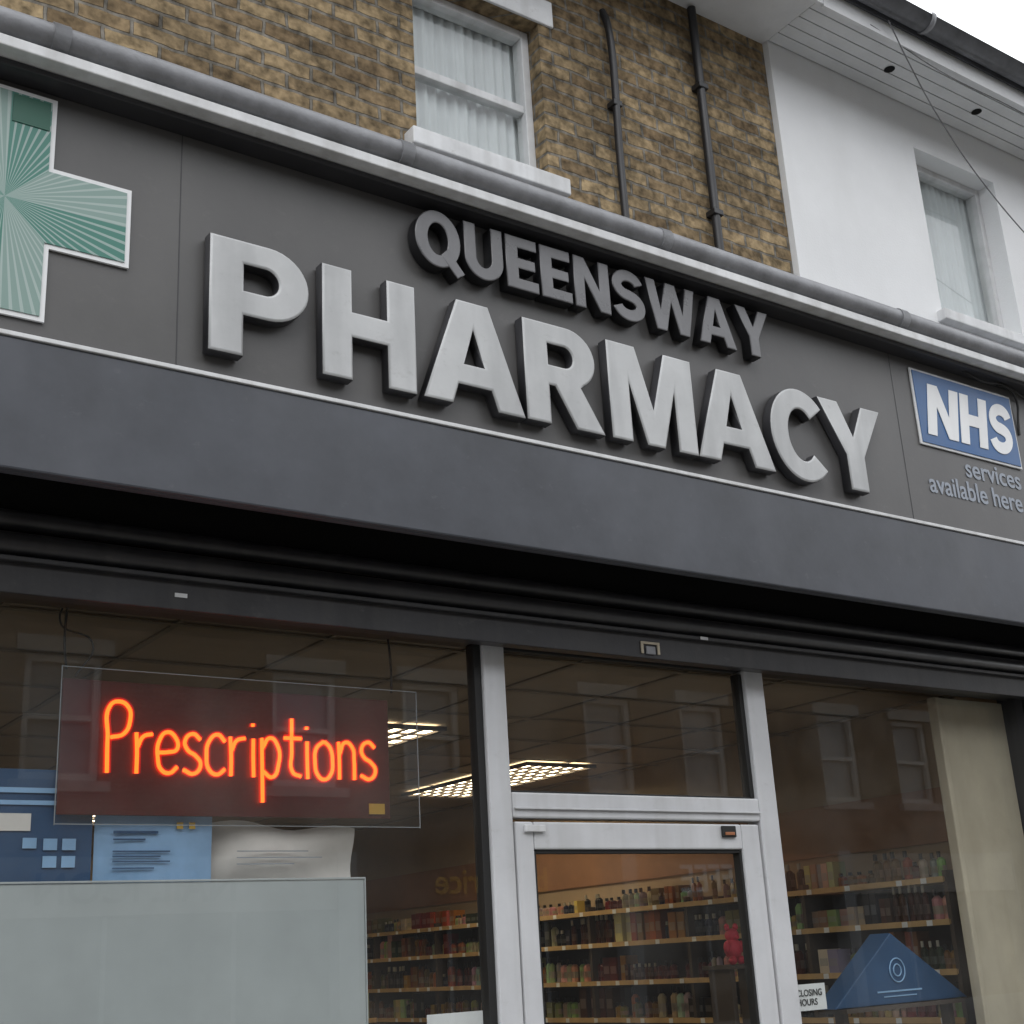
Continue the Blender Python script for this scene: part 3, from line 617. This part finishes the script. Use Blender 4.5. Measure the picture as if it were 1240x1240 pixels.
D={'P':(.50,[[(.06,0),(.05,.5),(.07,.95),(.2,1.02),(.38,.95),(.42,.76),(.32,.56),(.10,.50)]]),
'r':(.36,[[(.02,.58),(.04,.3),(.04,0)],[(.05,.38),(.14,.53),(.29,.57)]]),
'e':(.44,[[(.04,.29),(.20,.30),(.36,.35),(.32,.53),(.18,.59),(.05,.46),(.03,.22),(.10,.04),(.24,0),(.37,.09)]]),
's':(.40,[[(.32,.51),(.18,.59),(.05,.48),(.10,.35),(.24,.27),(.33,.15),(.22,.01),(.03,.06)]]),
'c':(.43,[[(.36,.49),(.22,.59),(.07,.48),(.03,.28),(.08,.07),(.22,0),(.36,.08)]]),
'i':(.20,[[(.08,.57),(.08,.3),(.09,0)],[(.07,.76),(.07,.80)]]),
'p':(.46,[[(.04,.58),(.05,.1),(.06,-.38)],[(.06,.44),(.20,.59),(.35,.46),(.36,.2),(.24,.0),(.07,.08)]]),
't':(.36,[[(.14,.90),(.14,.4),(.16,.08),(.31,.02)],[(.0,.60),(.15,.60),(.32,.60)]]),
'o':(.46,[[(.2,.59),(.06,.48),(.03,.28),(.08,.07),(.2,0),(.33,.08),(.37,.3),(.32,.5),(.21,.59)]]),
'n':(.45,[[(.04,.58),(.05,.3),(.05,0)],[(.06,.40),(.18,.58),(.32,.50),(.35,.3),(.35,0)]])}
word='Prescriptions'; tw=sum(D[c][0] for c in word); x=1.345; s=.955/tw; hz=.215
strokes=[]
for k,ch in enumerate(word):
    wd,st=D[ch]
    jx=random.uniform(.97,1.03); jz=random.uniform(-.003,.003)
    for q in st: strokes.append([(x+px*s*jx,.045,2.262+jz+pz*hz) for px,pz in q])
    x+=wd*s
tube('lit_tubing',strokes,.0060,M['neon'],ns,res=3)
tube('halo_sleeve',strokes,.0120,M['halo'],ns,res=3)  # added sleeve that imitates the tubes' red halo

# ------------------------------------------------------------ cables
cb=empty('overhead_cable')
tube('cable',[(5.05,-.56,6.12),(5.25,-.50,5.98),(5.55,-.42,5.80),(6.0,-.34,5.56),(6.6,-.28,5.30),(7.6,-.2,5.0)],.0035,M['letter2'],cb)
tube('cable_2',[(4.95,-.52,6.08),(5.5,-.50,6.03),(6.2,-.48,6.05),(7.5,-.46,6.02)],.003,M['letter2'],cb)

# ------------------------------------------------------------ street
box('ground',-150,150,-150,150,-.30,-.20,M['ground'])
box('road',-60,60,-10.4,-3.4,-.19,-.11,M['asphalt'])
boxes('road_markings',[(-60,60,-3.75,-3.65,-.108,-.106),(-60,60,-10.1,-10.0,-.108,-.106)]+[(-40+6*i,-38+6*i,-6.95,-6.85,-.108,-.106) for i in range(14)],M['paintline'])
lst=[]
for i in range(-26,44):
    for j in range(5): lst.append((i*.6+.003,i*.6+.597,-3.2+j*.62+.003,-3.2+j*.62+.617,-.10,0.0+random.uniform(-.002,.002)))
boxes('pavement',lst,M['paving'],None,.003)
box('pavement.001',-60,60,-13.0,-10.6,-.1,0,M['paving'])
boxes('kerb',[(-20+.92*i,-20+.92*i+.912,-3.4,-3.205,-.18,.002) for i in range(60)],M['kerb'],None,.01)
box('kerb.001',-60,60,-10.6,-10.4,-.18,.002,M['kerb'],None,.01)

# opposite terrace, seen as reflections
ot=empty('terraced_houses')
FY=-13.0
holes=[]; x=-14.0; k=0
while x<40:
    holes.append((x,x+1.0,4.1,5.7)); x+=[2.1,3.4][k%2]; k+=1
wall('brick_front',-16,42,3.2,7.2,FY-.3,FY,holes,M['brick2'],ot)
lst=[];gl=[];sills=[]
for h in holes:
    a,b_,c,d=h
    lst+=[(a,a+.09,FY-.14,FY-.06,c,d),(b_-.09,b_,FY-.14,FY-.06,c,d),(a+.09,b_-.09,FY-.14,FY-.06,d-.09,d),(a+.09,b_-.09,FY-.14,FY-.06,c,c+.1),(a+.09,b_-.09,FY-.13,FY-.07,4.87,4.94)]
    gl.append((a,b_,FY-.20,FY-.17,c,d)); sills+=[(a-.12,b_+.12,FY+.002,FY+.12,c-.14,c-.01),(a-.12,b_+.12,FY+.002,FY+.06,d+.01,d+.22)]
boxes('sash_frames',lst,M['oppframe'],ot); boxes('window_glass',gl,M['oppwin'],ot); boxes('lintels_and_sills',sills,M['kerb'],ot)
fas=[M['orange'],M['kerb'],M['pblue'],M['darkbrown'],M['cream'],M['dgreen']]
x=-16; i=0
while x<42:
    mt=fas[{3:3,4:1,5:3,6:0}.get(i,i%6)]
    e=ot
    box('shop_fascia_%d'%i,x+.15,x+4.85,FY+.02,FY+.22,2.45,3.15,mt,e)
    boxes('shop_pilasters_%d'%i,[(x,x+.148,FY-.1,FY+.25,0,3.2),(x+4.852,x+5,FY-.1,FY+.25,0,3.2)],M['oppwin'],e)
    boxes('shop_frame_%d'%i,[(x+.15,x+4.85,FY,FY+.06,.0,.55),(x+1.7,x+1.76,FY,FY+.06,.55,2.45),(x+3.4,x+3.46,FY,FY+.06,.55,2.45)],M['oppwin'],e)
    box('shop_glass_%d'%i,x+.15,x+4.85,FY-.06,FY-.04,.55,2.45,M['darkglass'],e)
    x+=5; i+=1
box('floor_band',-16,42,FY-.3,FY-.01,2.45,3.2,M['darkbrown'],ot)
textobj('shop_sign_text','NAIL ICON',.52,7.4,FY+.235,2.6,M['darkbrown'],ot,.01,flip=True)
textobj('shop_sign_text_2','COFFEE',.62,17.2,FY+.235,2.56,M['white'],ot,.01,flip=True)
textobj('shop_sign_text_3','best price',.5,12.4,FY+.235,2.62,M['yellow'],ot,.01,flip=True)
bm=bmesh.new(); pts=[(FY+.35,7.2),(FY-4,10.2),(FY-8.5,7.2)]
a=[bm.verts.new((-16,y_,z)) for y_,z in pts]; b_=[bm.verts.new((42,y_,z)) for y_,z in pts]
bm.faces.new(a); bm.faces.new(b_[::-1])
for i in range(3): bm.faces.new([a[i],b_[i],b_[(i+1)%3],a[(i+1)%3]])
me=bpy.data.meshes.new('slate_roof'); bm.to_mesh(me); bm.free(); link('slate_roof',me,M['slate'],ot)
chl=[]
for xx in (-11,-1,9,19,29,39): chl.append((xx,xx+.9,FY-4.4,FY-3.6,9.4,11.2))
boxes('chimney_stacks',chl,M['brick2'],ot)

# ------------------------------------------------------------ light
wd=bpy.data.worlds.new("World"); sc.world=wd; wd.use_nodes=True
nt=wd.node_tree; bg=nt.nodes['Background']
sky=nt.nodes.new('ShaderNodeTexSky'); sky.sky_type='NISHITA'; sky.sun_disc=False; sky.sun_elevation=rad(48); sky.sun_rotation=rad(215)
hs=nt.nodes.new('ShaderNodeHueSaturation'); hs.inputs['Saturation'].default_value=.25; nt.links.new(sky.outputs[0],hs.inputs['Color'])
mx=nt.nodes.new('ShaderNodeMix'); mx.data_type='RGBA'; mx.inputs[0].default_value=.8; mx.inputs[7].default_value=(14.2,14.5,15.0,1)
nt.links.new(hs.outputs[0],mx.inputs[6]); nt.links.new(mx.outputs[2],bg.inputs[0]); bg.inputs[1].default_value=.145
sn=bpy.data.lights.new('sun','SUN'); sn.energy=.9; sn.angle=rad(40); sn.color=(1,.98,.95)
so=bpy.data.objects.new('sun',sn); col.objects.link(so)
el,az=rad(48),rad(215)
d=Vector((math.sin(az)*math.cos(el),math.cos(az)*math.cos(el),math.sin(el)))
so.rotation_euler=d.to_track_quat('Z','Y').to_euler(); so.location=d*30

# ------------------------------------------------------------ camera
r=Vector((2390,-406,-1620)).normalized()
u=Vector((-280,4820,-1620)); u=(u-r*u.dot(r)).normalized()
yv=u.cross(r)
cam=bpy.data.cameras.new('camera'); cam.sensor_width=36; cam.lens=1620/1240*36; cam.clip_end=1000; cam.clip_start=.05
co=bpy.data.objects.new('camera',cam); col.objects.link(co)
m3=Matrix((r,yv,u)); mw=m3.to_4x4(); mw.translation=Vector((0,-4,1.65)); co.matrix_world=mw
sc.camera=co
